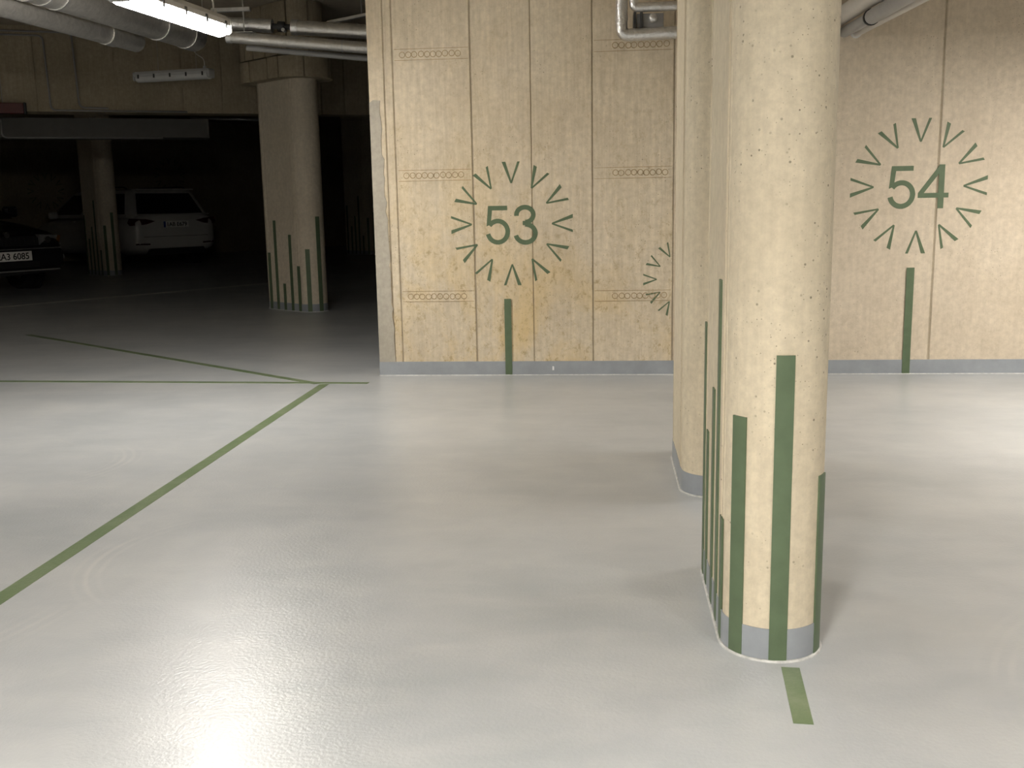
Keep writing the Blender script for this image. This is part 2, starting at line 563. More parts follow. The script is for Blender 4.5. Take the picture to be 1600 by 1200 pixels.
# ------------------------------------------------------------------ painted floor lines
def floor_line(p, q, wd, label, mat='line', name='painted_line', th=.0012):
    p, q = Vector((*p, 0)), Vector((*q, 0))
    d = (q - p).normalized(); n = Vector((-d.y, d.x, 0)) * wd / 2
    o = quad_slab(name, [((p - n).x, (p - n).y), ((q - n).x, (q - n).y), ((q + n).x, (q + n).y), ((p + n).x, (p + n).y)], -.002, th, M[mat])
    return tag(o, label, 'floor line', 'painted lines on the floor')
floor_line((-1.893, -3.0), (-1.893, 6.70), .062, 'long green bay line running from the lower left edge to the corner')
floor_line((-12.0, 7.16), (-1.60, 6.735), .055, 'thin dark green line crossing the floor level with the wall foot', th=.0018)
floor_line((-5.6, 9.47), (-1.95, 6.72), .055, 'faint dark green line slanting back into the dark from the corner', th=.0024)
floor_line((-10.2, 8.5), (-4.6, 16.66), .07, 'pale line far back in the dark hall behind the striped column', 'pale_line')
floor_line((.4765, 2.528), (.4555, 2.237), .046, 'short green dash on the floor in front of the nearest pillar')

# ------------------------------------------------------------------ dandelion signs
def stroke(bm, pts, wd, f, closed=False, d=0.0):
    """flat ribbon of width wd along 2D points; f maps (u,v,depth) to 3D"""
    n = len(pts)
    L, Rr = [], []
    for i in range(n):
        a = Vector(pts[max(0, i - 1)]); b = Vector(pts[min(n - 1, i + 1)])
        t = (b - a).normalized(); nn = Vector((-t.y, t.x)) * wd / 2
        p = Vector(pts[i])
        L.append(p + nn); Rr.append(p - nn)
    for i in range(n - 1):
        q = [L[i], L[i + 1], Rr[i + 1], Rr[i]]
        top = [bm.verts.new(f(v.x, v.y, .0016 + d)) for v in q]
        bot = [bm.verts.new(f(v.x, v.y, -.001)) for v in q]
        bm.faces.new(top); bm.faces.new(bot[::-1])
        for k in range(4):
            bm.faces.new((top[k], top[(k + 1) % 4], bot[(k + 1) % 4], bot[k]))

def poly_patch(bm, pts, f, d=0.0):
    top = [bm.verts.new(f(u, v, .0016 + d)) for u, v in pts]
    bot = [bm.verts.new(f(u, v, -.001)) for u, v in pts]
    bm.faces.new(top); bm.faces.new(bot[::-1])
    n = len(pts)
    for k in range(n):
        bm.faces.new((top[k], top[(k + 1) % n], bot[(k + 1) % n], bot[k]))

def ell(cx, cy, rx, ry, a0, a1, n=26):
    return [(cx + rx * math.cos(R(a0 + (a1 - a0) * k / n)), cy + ry * math.sin(R(a0 + (a1 - a0) * k / n))) for k in range(n + 1)]

def digit(ch, u0, v0, h, f):
    bm = bmesh.new()
    S = lambda pts: [(u0 + x * h, v0 + y * h) for x, y in pts]
    wd = .118 * h
    if ch == '5':
        poly_patch(bm, S([(.075, 1), (.575, 1), (.575, .885), (.075, .885)]), f)
        poly_patch(bm, S([(.075, 1.0), (.178, .9), (.135, .52), (.025, .475)]), f, .0002)
        stroke(bm, S(ell(.318, .335, .262, .276, 192, 505)), wd, f, d=.0004)
    elif ch == '3':
        stroke(bm, S(ell(.295, .755, .215, .188, 188, -88)), wd, f)
        poly_patch(bm, S([(.235, .60), (.33, .60), (.33, .495), (.235, .495)]), f, .0002)
        stroke(bm, S(ell(.305, .285, .252, .228, 92, -168)), wd, f, d=.0004)
    elif ch == '4':
        poly_patch(bm, S([(.455, 1.0), (.585, 1.0), (.585, 0), (.455, 0)]), f)
        poly_patch(bm, S([(.0, .355), (.0, .245), (.69, .245), (.69, .355)]), f, .0002)
        poly_patch(bm, S([(.0, .355), (.47, 1.0), (.52, .88), (.125, .345)]), f, .0004)
    return bm

def v_poly():
    """a V with a thick left arm and a thin right arm, tip at (0,-.5), height 1"""
    return [[(-.43, .5), (-.25, .5), (.045, -.5), (-.03, -.5)], [(.43, .5), (.31, .5), (-.03, -.5), (.045, -.5)]]

def dandelion(label, f, c, R0, vh, digits=None, stem=None, group=None, base=(0, 0, 0)):
    t = thing('dandelion_sign', label, 'sign', base, 0, group)
    b = Vector(base)
    g = lambda u, v, d: Vector(f(u, v, d)) - b
    for k in range(12):
        a = R(30 * k)
        ca, sa = math.cos(a), math.sin(a)
        bm = bmesh.new()
        for j, arm in enumerate(v_poly()):
            pts = []
            for (x, y) in arm:
                x, y = x * vh, y * vh + (R0 - vh / 2)
                pts.append((c[0] + x * ca + y * sa, c[1] - x * sa + y * ca))
            poly_patch(bm, pts, g, .0002 * j)
        obj('petal_mark', bm, M['green'], t)
    if digits:
        for ch, u0, v0, h in digits:
            obj('numeral', digit(ch, u0, v0, h, g), M['green'], t)
    if stem:
        u0, u1, v0, v1 = stem
        bm = bmesh.new()
        poly_patch(bm, [(u0, v0), (u1, v0), (u1, v1), (u0, v1)], lambda u, v, d: g(u, v, d + .007 if v0 < .05 else d))
        obj('stem', bm, M['green'], t)
    return t
fwall = lambda u, v, d: (u, WY - d, v)
dandelion('green dandelion of V marks around the number 53 on the left wall', fwall, (-.629, 1.046), .417, .143,
          [('5', -.809, .908, .262), ('3', -.617, .905, .268)], (-.690, -.643, .001, .535), base=(-.629, WY, 0))
dandelion('green dandelion of V marks around the number 54, right of the nearest pillar', fwall, (2.053, 1.246), .436, .150,
          [('5', 1.858, 1.103, .277), ('4', 2.052, 1.103, .282)], (2.003, 2.053, .001, .717), base=(2.053, WY, 0))
dandelion('small green dandelion half hidden behind the pillars between 53 and 54', fwall, (.53, .657), .266, .092, None, (.516, .544, .001, .33), base=(.53, WY, 0))
ffar_o = FW0 + AX * .002
def ffar(c0):
    return lambda u, v, d: (c0.x + BX.x * u + AX.x * d, c0.y + BX.y * u + AX.y * d, v)
for (px, py, pz, lab) in ((-12.876, 23.09, 1.62, 'barely visible dark dandelion on the far wall, left of the white car'),
                          (-10.95, 25.584, 2.0, 'barely visible dark dandelion on the far wall above the white car')):
    c0 = Vector((px, py, 0))
    dandelion(lab, ffar(c0), (0, pz), .42, .145, base=(px, py, 0))

# ------------------------------------------------------------------ dark hall: beam, duct, conduits
BD = Vector((.91, .41, 0)).normalized()
BN = Vector((-.41, .91, 0)).normalized()
BP = Vector((-4.068, 13.485, 0))
BZ = 2.372
beam = tag(wall_between('ceiling_beam', tuple((BP - BD * 14 + BN * .02)[:2]), tuple((BP + BD * 5 + BN * .02)[:2]), .4, M['hall'], BZ + .004, CEIL),
           'wide concrete downstand beam with board joints under the ceiling of the dark hall', 'beam', kind='thing')
s = -8.0
while s < 4.6:
    wd = random.choice((.30, .42, .48, .36))
    p = BP + BD * (s + .009); q = BP + BD * (s + wd - .009)
    k = random.uniform(0, .006)
    pts = [(v.x, v.y) for v in (p - BN * k, q - BN * k, q + BN * .03, p + BN * .03)]
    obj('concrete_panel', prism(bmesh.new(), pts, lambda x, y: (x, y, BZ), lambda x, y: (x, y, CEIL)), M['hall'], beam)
    s += wd
def on_beam(sx, sy, z): return Vector((sx, sy, z)) - BN * .02
def conduit(pts, r, label, rad=.07):
    bm = bmesh.new()
    tube(bm, arc_path(pts, rad), r, 8)
    o = obj('conduit', bm, M['pvc_dark'], smooth=True)
    return tag(o, label, 'conduit')
L0 = Vector((-6.71, 12.29, 0)); 
def lb(px_s, z): return BP + BD * px_s + Vector((0, 0, z)) - BN * .022
sA = (L0 - BP).dot(BD); sB = (Vector((-6.42, 12.43, 0)) - BP).dot(BD)
conduit([lb(sA - 4, 3.255), lb(sA, 3.255), lb(sA + .02, BZ + .015), lb(sA + 1.6, BZ + .012)], .011, 'grey conduit dropping down the beam face, the left one of two')
conduit([lb(sA - 4, 3.30), lb(sB, 3.30), lb(sB + .02, BZ + .05), lb(sB + .35, BZ + .045)], .011, 'grey conduit dropping down the beam face, the right one of two')

DP = BP + BN * .9
def ld(px_s, z, off=0): return DP + BD * px_s + Vector((0, 0, z)) - BN * off
duct = thing('ventilation_duct', 'long boxy grey duct running under the beam over the far left column', 'duct', tuple(ld(-2.0, 2.12)))
e1 = -1.0
def duct_piece(s0, s1, z0, z1, off, nm, mat):
    pts = [(v.x, v.y) for v in (ld(s0, 0, off), ld(s1, 0, off), ld(s1, 0, -.5 - off), ld(s0, 0, -.5 - off))]
    b = Vector(duct.location)
    return obj(nm, prism(bmesh.new(), pts, lambda x, y: (x - b.x, y - b.y, z0 - b.z), lambda x, y: (x - b.x, y - b.y, z1 - b.z)), mat, duct)
duct_piece(-12, e1, 2.125, 2.37, 0, 'casing', M['duct'])
for k in range(6):
    duct_piece(e1 - .02 - k * 1.5, e1 - k * 1.5, 2.12, 2.372, .008, 'flange', M['duct'])
conduit([ld(-3.55, 2.36, .02), ld(-3.55, 2.118, .02), ld(-1.6, 2.118, .02)], .012, 'thin pale conduit along the lower edge of the boxy duct', .06)
# pipe seen beyond the duct's end
bm = bmesh.new(); tube(bm, [(-6.0, 14.9, 2.48), (-4.7, 15.2, 2.43)], .02, 8)
tag(obj('thin_pipe', bm, M['steel'], smooth=True), 'thin pipe in the dark right of the boxy duct, left of the column', 'pipe')
# dark red box hanging at the left edge
rb = thing('red_box', 'dark red box hanging in front of the beam at the left edge of the picture', 'box', tuple((BP + BD * -3.45 - BN * .09)[:2]) + (2.335,), math.atan2(.41, .91))
obj('body', new_box(-.55, .28, -.06, .04, 0, .125, bevel=.006), simple('dark_red_metal', (.09, .014, .010), .45), rb)
obj('end_cap', new_box(.28, .305, -.065, .045, -.004, .13, bevel=.004), M['rubber'], rb)
for x in (-.4, .05):
    bm = bmesh.new(); tube(bm, [(x, 0, .12), (x, 0, CEIL - 2.335)], .004, 6)
    obj('hanger_rod', bm, M['steel'], rb)

# ------------------------------------------------------------------ batten lamps
def lamp(p, q, label, glowmat, group, wires=(.25, .8), cable=True, light_shield=False):
    p, q = Vector(p), Vector(q)
    d = q - p
    Ln = d.length
    t = thing('batten_lamp', label, 'lamp', tuple((p + q) / 2), math.atan2(d.y, d.x), group)
    t.rotation_euler = (0, -math.asin(d.z / Ln), math.atan2(d.y, d.x))
    h = Ln / 2
    # housing: shallow upper tray
    prof = [(-.062, .0), (-.062, .028), (-.042, .056), (.042, .056), (.062, .028), (.062, .0)]
    bm = bmesh.new()
    prism(bm, prof, lambda y, z: (-h, y, z), lambda y, z: (h, y, z))
    obj('housing', bm, M['grey_plastic'], t)
    # diffuser: lower trough
    pd = [(.058, -.001)] + [(.058 * math.cos(a), -.015 - .044 * math.sin(a)) for a in (PI * k / 10 for k in range(11))] + [(-.058, -.001)]
    bm = bmesh.new()
    prism(bm, pd, lambda y, z: (-h + .012, y, z), lambda y, z: (h - .012, y, z))
    obj('diffuser', bm, glowmat, t, smooth=True, angle=R(40))
    for sx in (-1, 1):
        bm = new_box(min(sx * h, sx * (h + .018)), max(sx * h, sx * (h + .018)), -.064, .064, -.045, .05, bevel=.012)
        obj('end_cap', bm, M['grey_plastic'], t)
    if light_shield:  # side plates added to the out-of-frame lamps to block upward light
        for sy in (-1, 1):
            obj('light_shield', new_box(-h, h, sy * .070 - .002, sy * .070 + .002, -.058, .02), M['grey_plastic'], t)
    first = None
    for k in range(5):
        x = -h + .06 + (Ln - .12) * k / 4
        for sy in (-1, 1):
            if first is None:
                first = obj('clip', new_box(-.010, .010, -.004, .004, -.020, .022, bevel=.002), M['clip'], t)
                first.location = (x, sy * .064, 0)
            else:
                link_copy(first, 'clip', t, (x, sy * .064, 0))
    top = CEIL - t.location.z
    for wq in wires:
        x = -h + Ln * wq
        bm = bmesh.new()
        tube(bm, [(x, 0, .06), (x, 0, top)], .0022, 5)
        obj('hanging_wire', bm, M['steel'], t)
    if cable:
        x = h * .86
        bm = bmesh.new()
        tube(bm, arc_path([(x, 0, .06), (x, 0, .16), (x - .16, .03, .24), (x - .20, .02, .42), (x - .28, 0, top)], .12, 6), .0055, 7)
        obj('cable', bm, M['cable'], t, smooth=True)
        obj('cable_gland', new_box(x - .014, x + .014, -.014, .014, .060, .086, bevel=.003), M['grey_plastic'], t)
    return t
(p, q, s) = LAMP_ON[0]
lamp(p, q, 'lit white batten lamp hanging under the pipes at the top left', glow(s), 'batten lamps')
lamp((-5.28, 11.65, 2.66), (-4.33, 11.4, 2.647), 'unlit white batten lamp hanging left of the column with wide capital', M['white_plastic'], 'batten lamps', (.3, .82))
for (p, q, s, lab) in LAMP_OUT:
    lamp(p, q, lab, glow(s), 'batten lamps', light_shield=True)

# ------------------------------------------------------------------ pipes
def pipe(name, label, runs, mat, collars=(), cat='pipe', group=None, seg=16):
    t = thing(name, label, cat, runs[0][0][0], 0, group)
    b = Vector(runs[0][0][0])
    for (pts, r, rad, mt) in runs:
        bm = bmesh.new()
        tube(bm, [v - b for v in arc_path(pts, rad, 6)], r, seg)
        obj('pipe_run', bm, mt or mat, t, smooth=True, angle=R(50))
    for (p, d, r, ln, mt, nm) in collars:
        p = Vector(p) - b; d = Vector(d).normalized()
        bm = bmesh.new()
        tube(bm, [p - d * ln / 2, p + d * ln / 2], r, seg)
        obj(nm, bm, mt, t, smooth=True, angle=R(50))
    return t
# two insulated pipes coming from the upper left
A0, A1 = Vector((-3.64, 3.2, 2.53)), Vector((-3.25, 8.05, 2.53))
dA = (A1 - A0).normalized()
pipe('insulated_pipe', 'thick foil wrapped pipe running from the upper left to behind the lit lamp',
     [([A0, A1], .110, .1, M['foil_dull']), ([A1, A1 + dA * .17], .116, .1, M['foil'])],
     M['foil_dull'], [(A0 + dA * s, dA, .116, .02, M['foil'], 'tape_band') for s in (2.9, 3.05, 3.2, 4.45)], seg=20)
B0, B1 = Vector((-3.88, 3.4, 2.43)), Vector((-3.50, 7.75, 2.43))
dB = (B1 - B0).normalized()
pipe('insulated_pipe', 'thinner grey wrapped pipe running below and left of the thick foil pipe',
     [([B0, B1], .075, .1, None)], M['foil_dull'], [(B0 + dB * s, dB, .082, .12, M['foil_dull'], 'sleeve') for s in (2.35, 4.0)] , seg=18)
# two pipes running on behind the free edge of the wall
U0, U1, U2 = Vector((-3.02, 8.2, 2.62)), Vector((-2.60, 8.2, 2.58)), Vector((-1.2, 8.25, 2.47))
dU = (U2 - U1).normalized()
pipe('insulated_pipe', 'foil wrapped pipe with black valve gap, passing behind the wall edge',
     [([U0, U0 + dU * .43], .052, .1, M['foil']), ([U0 + dU * .43, U0 + dU * .62], .022, .1, M['rubber']), ([U0 + dU * .60, U2], .055, .1, M['foil_dull'])],
     M['foil_dull'], [(U0 + dU * .61, dU, .060, .05, M['foil'], 'tape_end'), (U0 + dU * .5, dU, .04, .05, M['rubber'], 'valve'),
                      (U0 + dU * .53 + Vector((0, -.03, -.03)), (0, 1, 0), .014, .06, M['steel'], 'valve_handle'),
                      (U0 + dU * 1.1, dU, .058, .012, M['steel'], 'band_clamp')], seg=18)
V0, V2 = Vector((-2.92, 8.15, 2.505)), Vector((-1.2, 8.2, 2.33))
dV = (V2 - V0).normalized()
pipe('insulated_pipe', 'lower dull foil pipe passing behind the wall edge, under the valve pipe',
     [([V0, V2], .044, .1, None)], M['foil_dull'], [(V0, dV, .048, .04, M['foil'], 'tape_end'), (V0 + dV * .9, dV, .047, .012, M['steel'], 'band_clamp')], seg=18)
pipe('thin_pipe', 'thin dark pipe below the two foil pipes at the wall edge',
     [([V0 + Vector((.1, .1, -.07)), V2 + Vector((0, .1, -.075))], .022, .1, None)], M['pvc_dark'])
# hanger with rods and a rail
hg = thing('pipe_hanger', 'steel hanger rail and rod holding the valve pipe', 'pipe hanger', (-2.79, 8.125, 2.534))
bm = bmesh.new(); tube(bm, [(0, 0, .0), (0, 0, CEIL - 2.534)], .006, 6); obj('rod', bm, M['steel'], hg)
obj('rail', new_box(-.25, .06, -.02, .02, .155, .185, bevel=.003), M['steel'], hg)
obj('saddle', new_box(-.07, .07, -.012, .14, -.002, .003), M['steel'], hg)
hg = thing('pipe_hanger', 'steel hanger rail and rod beside the free wall edge above the pipes', 'pipe hanger', (-1.90, 8.32, 2.66))
bm = bmesh.new(); tube(bm, [(0, 0, .0), (0, 0, CEIL - 2.66)], .005, 6); obj('rod', bm, M['steel'], hg)
bm = new_box(-.28, .04, -.02, .02, -.012, .012, bevel=.003, mat=Matrix.Rotation(R(-9), 4, 'Y')); obj('rail', bm, M['steel'], hg)
# bright foil pipes in front of the wall, left of the pillars
FY = 6.86
pipe('insulated_pipe', 'bright foil wrapped pipe bending from vertical to level above the wall bands',
     [([(.113, FY, CEIL), (.113, FY, 2.228), (1.22, FY - .05, 2.245), (1.22, FY - .05, CEIL)], .0385, .05, None)], M['foil'],
     [((.113, FY, 2.33), (0, 0, 1), .0405, .03, M['foil'], 'tape_band')], seg=18)
pipe('insulated_pipe', 'shorter bright foil pipe level above the bent one, left of pillars',
     [([(.19, FY, CEIL), (.19, FY, 2.395), (1.13, FY, 2.40), (1.13, FY, CEIL)], .029, .03, None)], M['foil'], [], seg=18)
br = thing('pipe_bracket', 'dark steel bracket with round valve knob between the bright foil pipes', 'bracket', (.21, FY, 2.25))
for x in (-.012, .028):
    obj('rail', new_box(x - .009, x + .009, .0, .19, .02, .12, bevel=.002), M['clip'], br)
obj('plate', new_box(.0, .17, .02, .03, .025, .11, bevel=.002), M['pvc_dark'], br)
bm = bmesh.new(); tube(bm, [(.10, .03, .075), (.10, -.015, .075), (.10, -.03, .07)], .03, 12, radii=[.022, .03, .018]); obj('knob', bm, M['foil'], br, smooth=True)
# three grey pipes at the top right that run into the wall
pipe('drain_pipe', 'pale grey pipe at the top right, uppermost of the three entering the wall',
     [([(1.505, WY, 2.325), (1.54, 6.4, 2.328), (1.86, 1.2, 2.33)], .056, .3, None)], M['pvc_light'], [((1.552, 6.2, 2.328), (.05, -1, 0), .062, .09, M['pvc_light'], 'socket')], group='pipes entering the wall')
pipe('drain_pipe', 'dark grey pipe with a socket collar, middle of the three entering the wall',
     [([(1.541, WY, 2.232), (1.562, 6.42, 2.222)], .034, .3, None), ([(1.560, 6.46, 2.222), (1.75, 1.2, 2.215)], .043, .3, None)], M['pvc_dark'],
     [((1.560, 6.44, 2.222), (.03, -1, 0), .048, .022, M['rubber'], 'socket')], group='pipes entering the wall')
pipe('drain_pipe', 'thin pale pipe, lowest and rightmost of the three entering the wall',
     [([(1.615, WY, 2.226), (1.68, 5.93, 2.222), (1.95, 1.2, 2.22)], .028, .3, None)], M['pvc_light'], [((1.614, WY - .012, 2.226), (0, 1, 0), .036, .02, M['white_plastic'], 'rosette')], group='pipes entering the wall')

# ------------------------------------------------------------------ cars
M['glass'] = simple('dark_car_glass', (.012, .012, .013), .06, 0, .05, 5, 0, .5)
M['tyre'] = simple('tyre_rubber', (.02, .02, .02), .75, 0, .2, 30)
M['rim'] = simple('alloy_rim', (.42, .42, .42), .35, .8, .05, 10)
M['trim_black'] = simple('black_trim', (.02, .02, .02), .45, 0, .1, 20)
M['red_lens'] = simple('dark_red_lens', (.055, .006, .006), .2, 0, .1, 20)
M['clear_lens'] = simple('clear_lamp_lens', (.40, .40, .40), .12, .5, .1, 40)
M['chrome'] = simple('chrome', (.7, .7, .7), .15, 1.0, .03, 10)
M['plate_white'] = simple('plate_white', (.90, .88, .84), .45, 0, .03, 20)
M['plate_blue'] = simple('plate_blue', (.02, .05, .25), .45)
M['ink'] = simple('black_ink', (.01, .01, .01), .5)

def sgn_pow(v, e): return math.copysign(abs(v) ** e, v)

def loft(bm, stations, n=28, e=.42):
    rings = []
    for (x, wd, zb, zt) in stations:
        rg = []
        for k in range(n):
            a = 2 * PI * (k + .5) / n
            rg.append(bm.verts.new((x, wd * sgn_pow(math.cos(a), e), (zb + zt) / 2 + (zt - zb) / 2 * sgn_pow(math.sin(a), e))))
        rings.append(rg)
    for i in range(len(rings) - 1):
        for k in range(n):
            bm.faces.new((rings[i][k], rings[i][(k + 1) % n], rings[i + 1][(k + 1) % n], rings[i + 1][k]))
    bm.faces.new(rings[0]); bm.faces.new(rings[-1][::-1])
    return bm

def cabin(levels, pillars):
    """levels: (z, x_rear, x_front, halfwidth, corner) bottom to top. returns (body bmesh, list of (name, glass bmesh))"""
    def outline(xr, xf, hw, c):
        pts = []
        ns, nc = 10, 4
        def corner(cx, cy, a0):
            for k in range(nc + 1):
                a = a0 + PI / 2 * k / nc
                pts.append((cx + c * math.cos(a), cy + c * math.sin(a), 'c'))
        # rear edge (from +y to -y), right side (-y), front, left
        corner(xr + c, hw - c, PI / 2)
        for k in range(1, 6): pts.append((xr, hw - c - (2 * hw - 2 * c) * k / 6, 'r'))
        corner(xr + c, -hw + c, PI)
        for k in range(1, ns): pts.append((xr + c + (xf - xr - 2 * c) * k / ns, -hw, 's'))
        corner(xf - c, -hw + c, 1.5 * PI)
        for k in range(1, 6): pts.append((xf, -hw + c + (2 * hw - 2 * c) * k / 6, 'f'))
        corner(xf - c, hw - c, 0)
        for k in range(1, ns): pts.append((xf - c - (xf - xr - 2 * c) * k / ns, hw, 's'))
        return pts
    rings = [(z, outline(xr, xf, hw, c)) for (z, xr, xf, hw, c) in levels]
    n = len(rings[0][1])
    body = bmesh.new(); glass = {'rear_window': bmesh.new(), 'windscreen': bmesh.new(), 'side_window': bmesh.new()}
    for i in range(len(rings) - 1):
        za, A = rings[i]; zb, B = rings[i + 1]
        for k in range(n):
            j = (k + 1) % n
            q = [(A[k][0], A[k][1], za), (A[j][0], A[j][1], za), (B[j][0], B[j][1], zb), (B[k][0], B[k][1], zb)]
            kinds = {A[k][2], A[j][2]}
            tgt = body
            if i in pillars['rows']:
                if 'r' in kinds: tgt = glass['rear_window']
                elif 'f' in kinds: tgt = glass['windscreen']
                elif 's' in kinds:
                    xm = (A[k][0] + A[j][0]) / 2
                    if not any(abs(xm - bx) < bw for bx, bw in pillars['b']): tgt = glass['side_window']
            vs = [tgt.verts.new(v) for v in q]
            tgt.faces.new(vs)
    zt, T = rings[-1]
    cx = sum(p[0] for p in T) / n
    mid = [body.verts.new((cx + (p[0] - cx) * .6, p[1] * .6, zt + .03)) for p in T]
    rim = [body.verts.new((p[0], p[1], zt)) for p in T]
    for k in range(n):
        body.faces.new((rim[k], rim[(k + 1) % n], mid[(k + 1) % n], mid[k]))
    body.faces.new(mid)
    bmesh.ops.remove_doubles(body, verts=body.verts[:], dist=.0005)
    for g in glass.values(): bmesh.ops.remove_doubles(g, verts=g.verts[:], dist=.0005)
    return body, glass

def wheel(t, x, y, r=.31, wd=.2):
    sgn = 1 if y > 0 else -1
    bm = bmesh.new()
    prof = [(r * .62, -wd / 2), (r * .93, -wd / 2), (r, -wd / 2 + .03), (r, wd / 2 - .03), (r * .93, wd / 2), (r * .62, wd / 2)]
    seg = 28
    rings = [[bm.verts.new((x + a * math.cos(2 * PI * k / seg), y + b, r + a * math.sin(2 * PI * k / seg))) for k in range(seg)] for a, b in prof]
    for i in range(len(rings)):
        A, B = rings[i], rings[(i + 1) % len(rings)]
        for k in range(seg): bm.faces.new((A[k], A[(k + 1) % seg], B[(k + 1) % seg], B[k]))
    wobj = obj('tyre', bm, M['tyre'], t, smooth=True, angle=R(40))
    bm = bmesh.new()
    yy = y + sgn * wd * .32
    for k in range(7):
        a = 2 * PI * k / 7
        mt = Matrix.Translation((x, yy, r)) @ Matrix.Rotation(a, 4, 'Y')
        box(bm, .03, r * .62, -.015, .015, -.028, .028, mat=mt)
    tube(bm, [(x, yy - .02, r), (x, yy + .02, r)], .06, 12)
    tube(bm, [(x, yy - .05, r), (x, yy - sgn * .12, r)], r * .62, 20)
    obj('rim', bm, M['rim'], wobj)

def plate(t, x, z, face, text, y0=0.0):
    """number plate facing +x (face=1) or -x (face=-1)"""
    p = obj('number_plate', new_box(-.004, .006, -.26, .26, -.056, .056, bevel=.002), M['plate_white'], t)
    p.location = (x, y0, z)
    p.rotation_euler = (0, 0, 0 if face > 0 else PI)
    obj('country_band', new_box(.0055, .0072, -.26, -.215, -.055, .055), M['plate_blue'], p)
    cu = bpy.data.curves.new('plate_text', 'FONT')
    cu.body = text
    cu.size = .105
    cu.align_x = 'CENTER'; cu.align_y = 'CENTER'
    cu.offset = .0016
    cu.extrude = .0006
    tmp = bpy.data.objects.new('plate_text', cu)
    COL.objects.link(tmp)
    bpy.context.view_layer.update()
    me = bpy.data.meshes.new_from_object(tmp.evaluated_get(bpy.context.evaluated_depsgraph_get()))
    bpy.data.objects.remove(tmp)
    xs = [v.co.x for v in me.vertices]; ys = [v.co.y for v in me.vertices]
    sx = .40 / (max(xs) - min(xs)); sy = .078 / (max(ys) - min(ys))
    cxx, cyy = (max(xs) + min(xs)) / 2, (max(ys) + min(ys)) / 2
    for v in me.vertices:
        u, vv = (v.co.x - cxx) * sx, (v.co.y - cyy) * sy
        v.co = (.0068 + v.co.z, .02 + u, vv)
    me.materials.clear(); me.materials.append(M['ink'])
    o = bpy.data.objects.new('plate_characters', me)
    COL.objects.link(o); o.parent = p
    return p

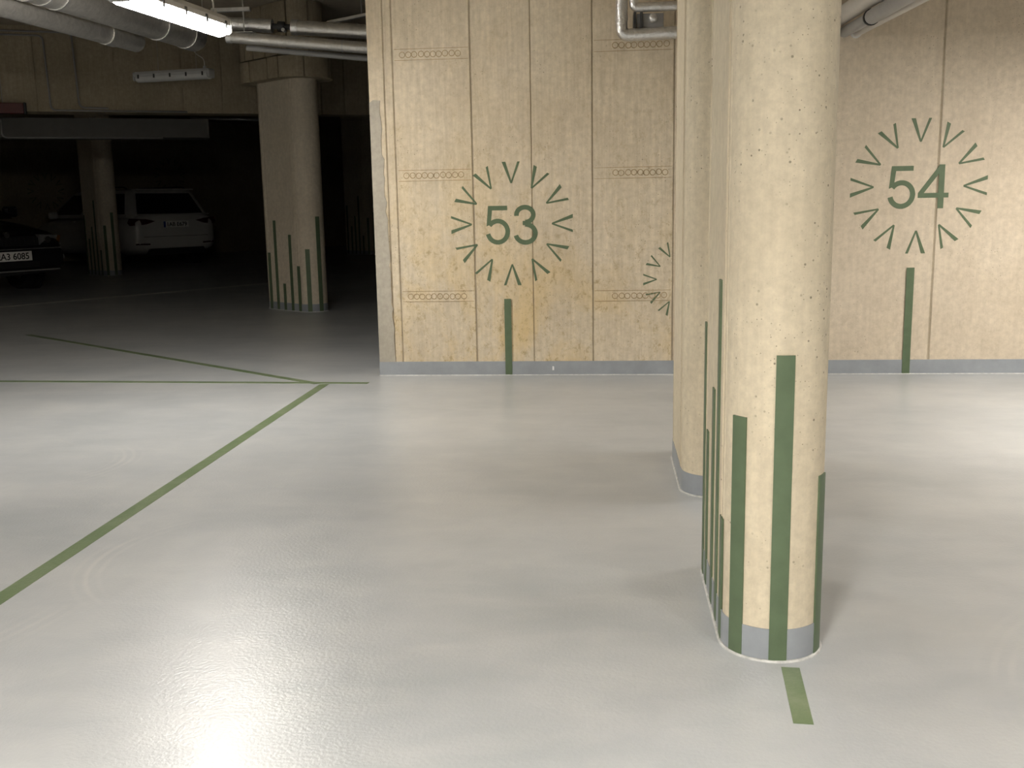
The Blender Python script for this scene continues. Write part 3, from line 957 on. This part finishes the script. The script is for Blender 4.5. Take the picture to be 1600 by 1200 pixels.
def car(label, loc, rz, scale, paint, kind, text):
    t = thing('car', label, 'car', loc, rz)
    t.scale = (scale,) * 3
    if kind == 'estate':
        st = [(-2.34, .62, .42, .84), (-2.32, .78, .36, .95), (-2.24, .86, .28, 1.0), (-2.0, .895, .24, 1.005), (-1.2, .905, .2, 1.0), (.2, .905, .2, .97), (1.0, .905, .2, .95),
              (1.6, .89, .2, .87), (2.05, .84, .22, .76), (2.24, .74, .27, .68), (2.33, .58, .34, .6)]
        lv = [(.93, -2.22, 1.25, .845, .16), (1.0, -2.17, 1.15, .835, .16), (1.38, -1.93, .48, .69, .14), (1.44, -1.86, .36, .65, .12)]
    else:
        st = [(-2.24, .60, .42, .84), (-2.2, .76, .36, .94), (-2.05, .84, .28, .97), (-1.2, .865, .2, .96), (.2, .865, .2, .93), (.9, .865, .2, .92),
              (1.5, .85, .2, .86), (2.0, .81, .22, .78), (2.16, .76, .25, .74), (2.25, .68, .28, .68), (2.28, .58, .30, .60)]
        lv = [(.90, -1.95, 1.2, .80, .16), (.96, -1.8, 1.08, .79, .16), (1.34, -.9, .42, .62, .14), (1.40, -.75, .3, .58, .12)]
    b = obj('body', loft(bmesh.new(), st), paint, t, smooth=True, angle=R(50))
    body, glass = cabin(lv, {'rows': (1,), 'b': [(-.35, .08), (.95, .03)]})
    cb = obj('cabin', body, paint, t, smooth=True, angle=R(45))
    for nm, g in glass.items(): obj(nm, g, M['glass'], t, smooth=True, angle=R(40))
    for x in ((-1.38, 1.32) if kind == 'estate' else (-1.3, 1.25)):
        for y in (-.80, .80):
            yy = y * (1 if kind == 'estate' else .955)
            wheel(t, x, yy)
            bm = bmesh.new(); tube(bm, [(x, yy * 1.02, .31), (x, yy * 1.145, .31)], .36, 24); obj('wheel_arch', bm, M['trim_black'], t)
    for sy in (-1, 1):
        obj('wing_mirror', new_box(.72, .84, min(sy * .86, sy * 1.04), max(sy * .86, sy * 1.04), .92, 1.06, bevel=.03), paint, t)
        for x in (-1.0, .02): 
            obj('door_handle', new_box(x - .09, x + .09, sy * .90 - .012, sy * .90 + .012, .85, .875, bevel=.004), paint if kind == 'estate' else M['trim_black'], t)
    if kind == 'estate':
        def rear_patch(nm, poly, mat, d=.0, x=-2.335):
            """polygon in (y,z) wrapped to the curved rear: x follows the body plan"""
            bm = bmesh.new()
            def bx(y):
                a = abs(y)
                return x + (.0 if a < .6 else (a - .6) ** 2 * 1.15)
            prism(bm, poly, lambda y, z: (bx(y) - d, y, z), lambda y, z: (bx(y) + .05, y, z))
            return obj(nm, bm, mat, t)
        for sy in (-1, 1):
            rear_patch('tail_lamp', [(sy * .42, .865), (sy * .60, .905), (sy * .86, .92), (sy * .89, .84), (sy * .86, .79), (sy * .60, .81)], M['red_lens'], .022)
            rear_patch('reflector', [(sy * .55, .455), (sy * .80, .46), (sy * .80, .435), (sy * .55, .43)], M['red_lens'], .02)
        rear_patch('lower_bumper', [(-.62, .235), (-.55, .36), (.55, .36), (.62, .235)], M['trim_black'], .01)
        obj('rear_spoiler', new_box(-2.06, -1.84, -.58, .58, 1.435, 1.465, bevel=.01), paint, t)
        for z in (.985,):
            obj('belt_crease', new_box(-2.345, -2.25, -.72, .72, z - .006, z + .006, bevel=.003), paint, t)
        obj('tailgate_seam', new_box(-2.347, -2.30, -.66, .66, .575, .581), M['trim_black'], t)
        plate(t, -2.352, .80, -1, text)
        obj('plate_recess', new_box(-2.348, -2.30, -.30, .30, .725, .88, bevel=.004), paint, t)
        for sy in (-1, 1):
            bm = bmesh.new(); tube(bm, [(-1.7, sy * .60, 1.47), (-1.6, sy * .60, 1.50), (.1, sy * .58, 1.50), (.2, sy * .58, 1.46)], .014, 8)
            obj('roof_rail', bm, M['trim_black'], t, smooth=True)
    else:
        for sy in (-1, 1):
            bm = bmesh.new()
            prism(bm, [(sy * .40, .59), (sy * .66, .595), (sy * .71, .70), (sy * .42, .715)], lambda y, z: (2.285 - max(0, abs(y) - .5) * .42, y, z), lambda y, z: (2.12 - max(0, abs(y) - .5) * .42, y, z))
            hl = obj('headlamp', bm, M['clear_lens'], t)
            bm = bmesh.new(); tube(bm, [(2.26, sy * .52, .65), (2.292, sy * .52, .65)], .04, 12); obj('reflector', bm, M['chrome'], hl)
            bm = bmesh.new()
            prism(bm, [(sy * .665, .60), (sy * .73, .61), (sy * .775, .69), (sy * .715, .70)], lambda y, z: (2.235 - max(0, abs(y) - .66) * .7, y, z), lambda y, z: (2.05, y, z))
            obj('indicator', bm, simple('amber_lens', (.35, .15, .03), .2), t)
            obj('bumper_lamp', new_box(2.02, 2.10, sy * .83 - .012, sy * .83 + .012, .40, .46, bevel=.004), M['clear_lens'], t)
        obj('grille_surround', new_box(2.24, 2.29, -.39, .39, .585, .70, bevel=.012), M['chrome'] if False else M['trim_black'], t)
        for k in range(13):
            y = -.34 + .68 * k / 12
            obj('grille_bar', new_box(2.285, 2.30, y - .008, y + .008, .60, .685), M['trim_black'], t)
        bm = bmesh.new(); tube(bm, [(2.26, 0, .725), (2.30, 0, .722)], .035, 14); obj('badge', bm, M['chrome'], t)
        obj('bumper', new_box(2.12, 2.335, -.70, .70, .30, .56, bevel=.045), paint, t)
        obj('bumper_strip', new_box(2.31, 2.342, -.66, .66, .545, .557, bevel=.003), M['steel'], t)
        obj('lower_strip', new_box(2.29, 2.338, -.62, .62, .285, .300, bevel=.003), M['pvc_dark'], t)
        obj('lower_intake', new_box(2.30, 2.338, -.36, .36, .33, .40, bevel=.004), M['trim_black'], t)
        plate(t, 2.345, .47, 1, text)
    return t
white_paint = simple('white_car_paint', (.62, .61, .58), .3, 0, .02, 6, 0, .5, coat=.5)
black_paint = simple('black_car_paint', (.012, .012, .014), .25, 0, .05, 6, 0, .5, coat=.5)
def place_car(label, plate_xy, heading, lx, scale, paint, kind, text):
    """heading: direction of the car's nose; lx: x of the plate in car space"""
    h = Vector(heading).normalized()
    loc = Vector((*plate_xy, 0)) - h * lx * scale
    return car(label, tuple(loc), math.atan2(h.y, h.x), scale, paint, kind, text)
place_car('white estate car seen from behind, parked behind the far left striped column', (-8.72, 20.5), (-.79, .61, 0), -2.35, 1.08, white_paint, 'estate', '1AB E679')
place_car('black car facing the camera, cut off by the left edge of the picture', (-8.30, 13.8), (.875, -.485, 0), 2.345, 1.19, black_paint, 'hatch', '2A3 6085')
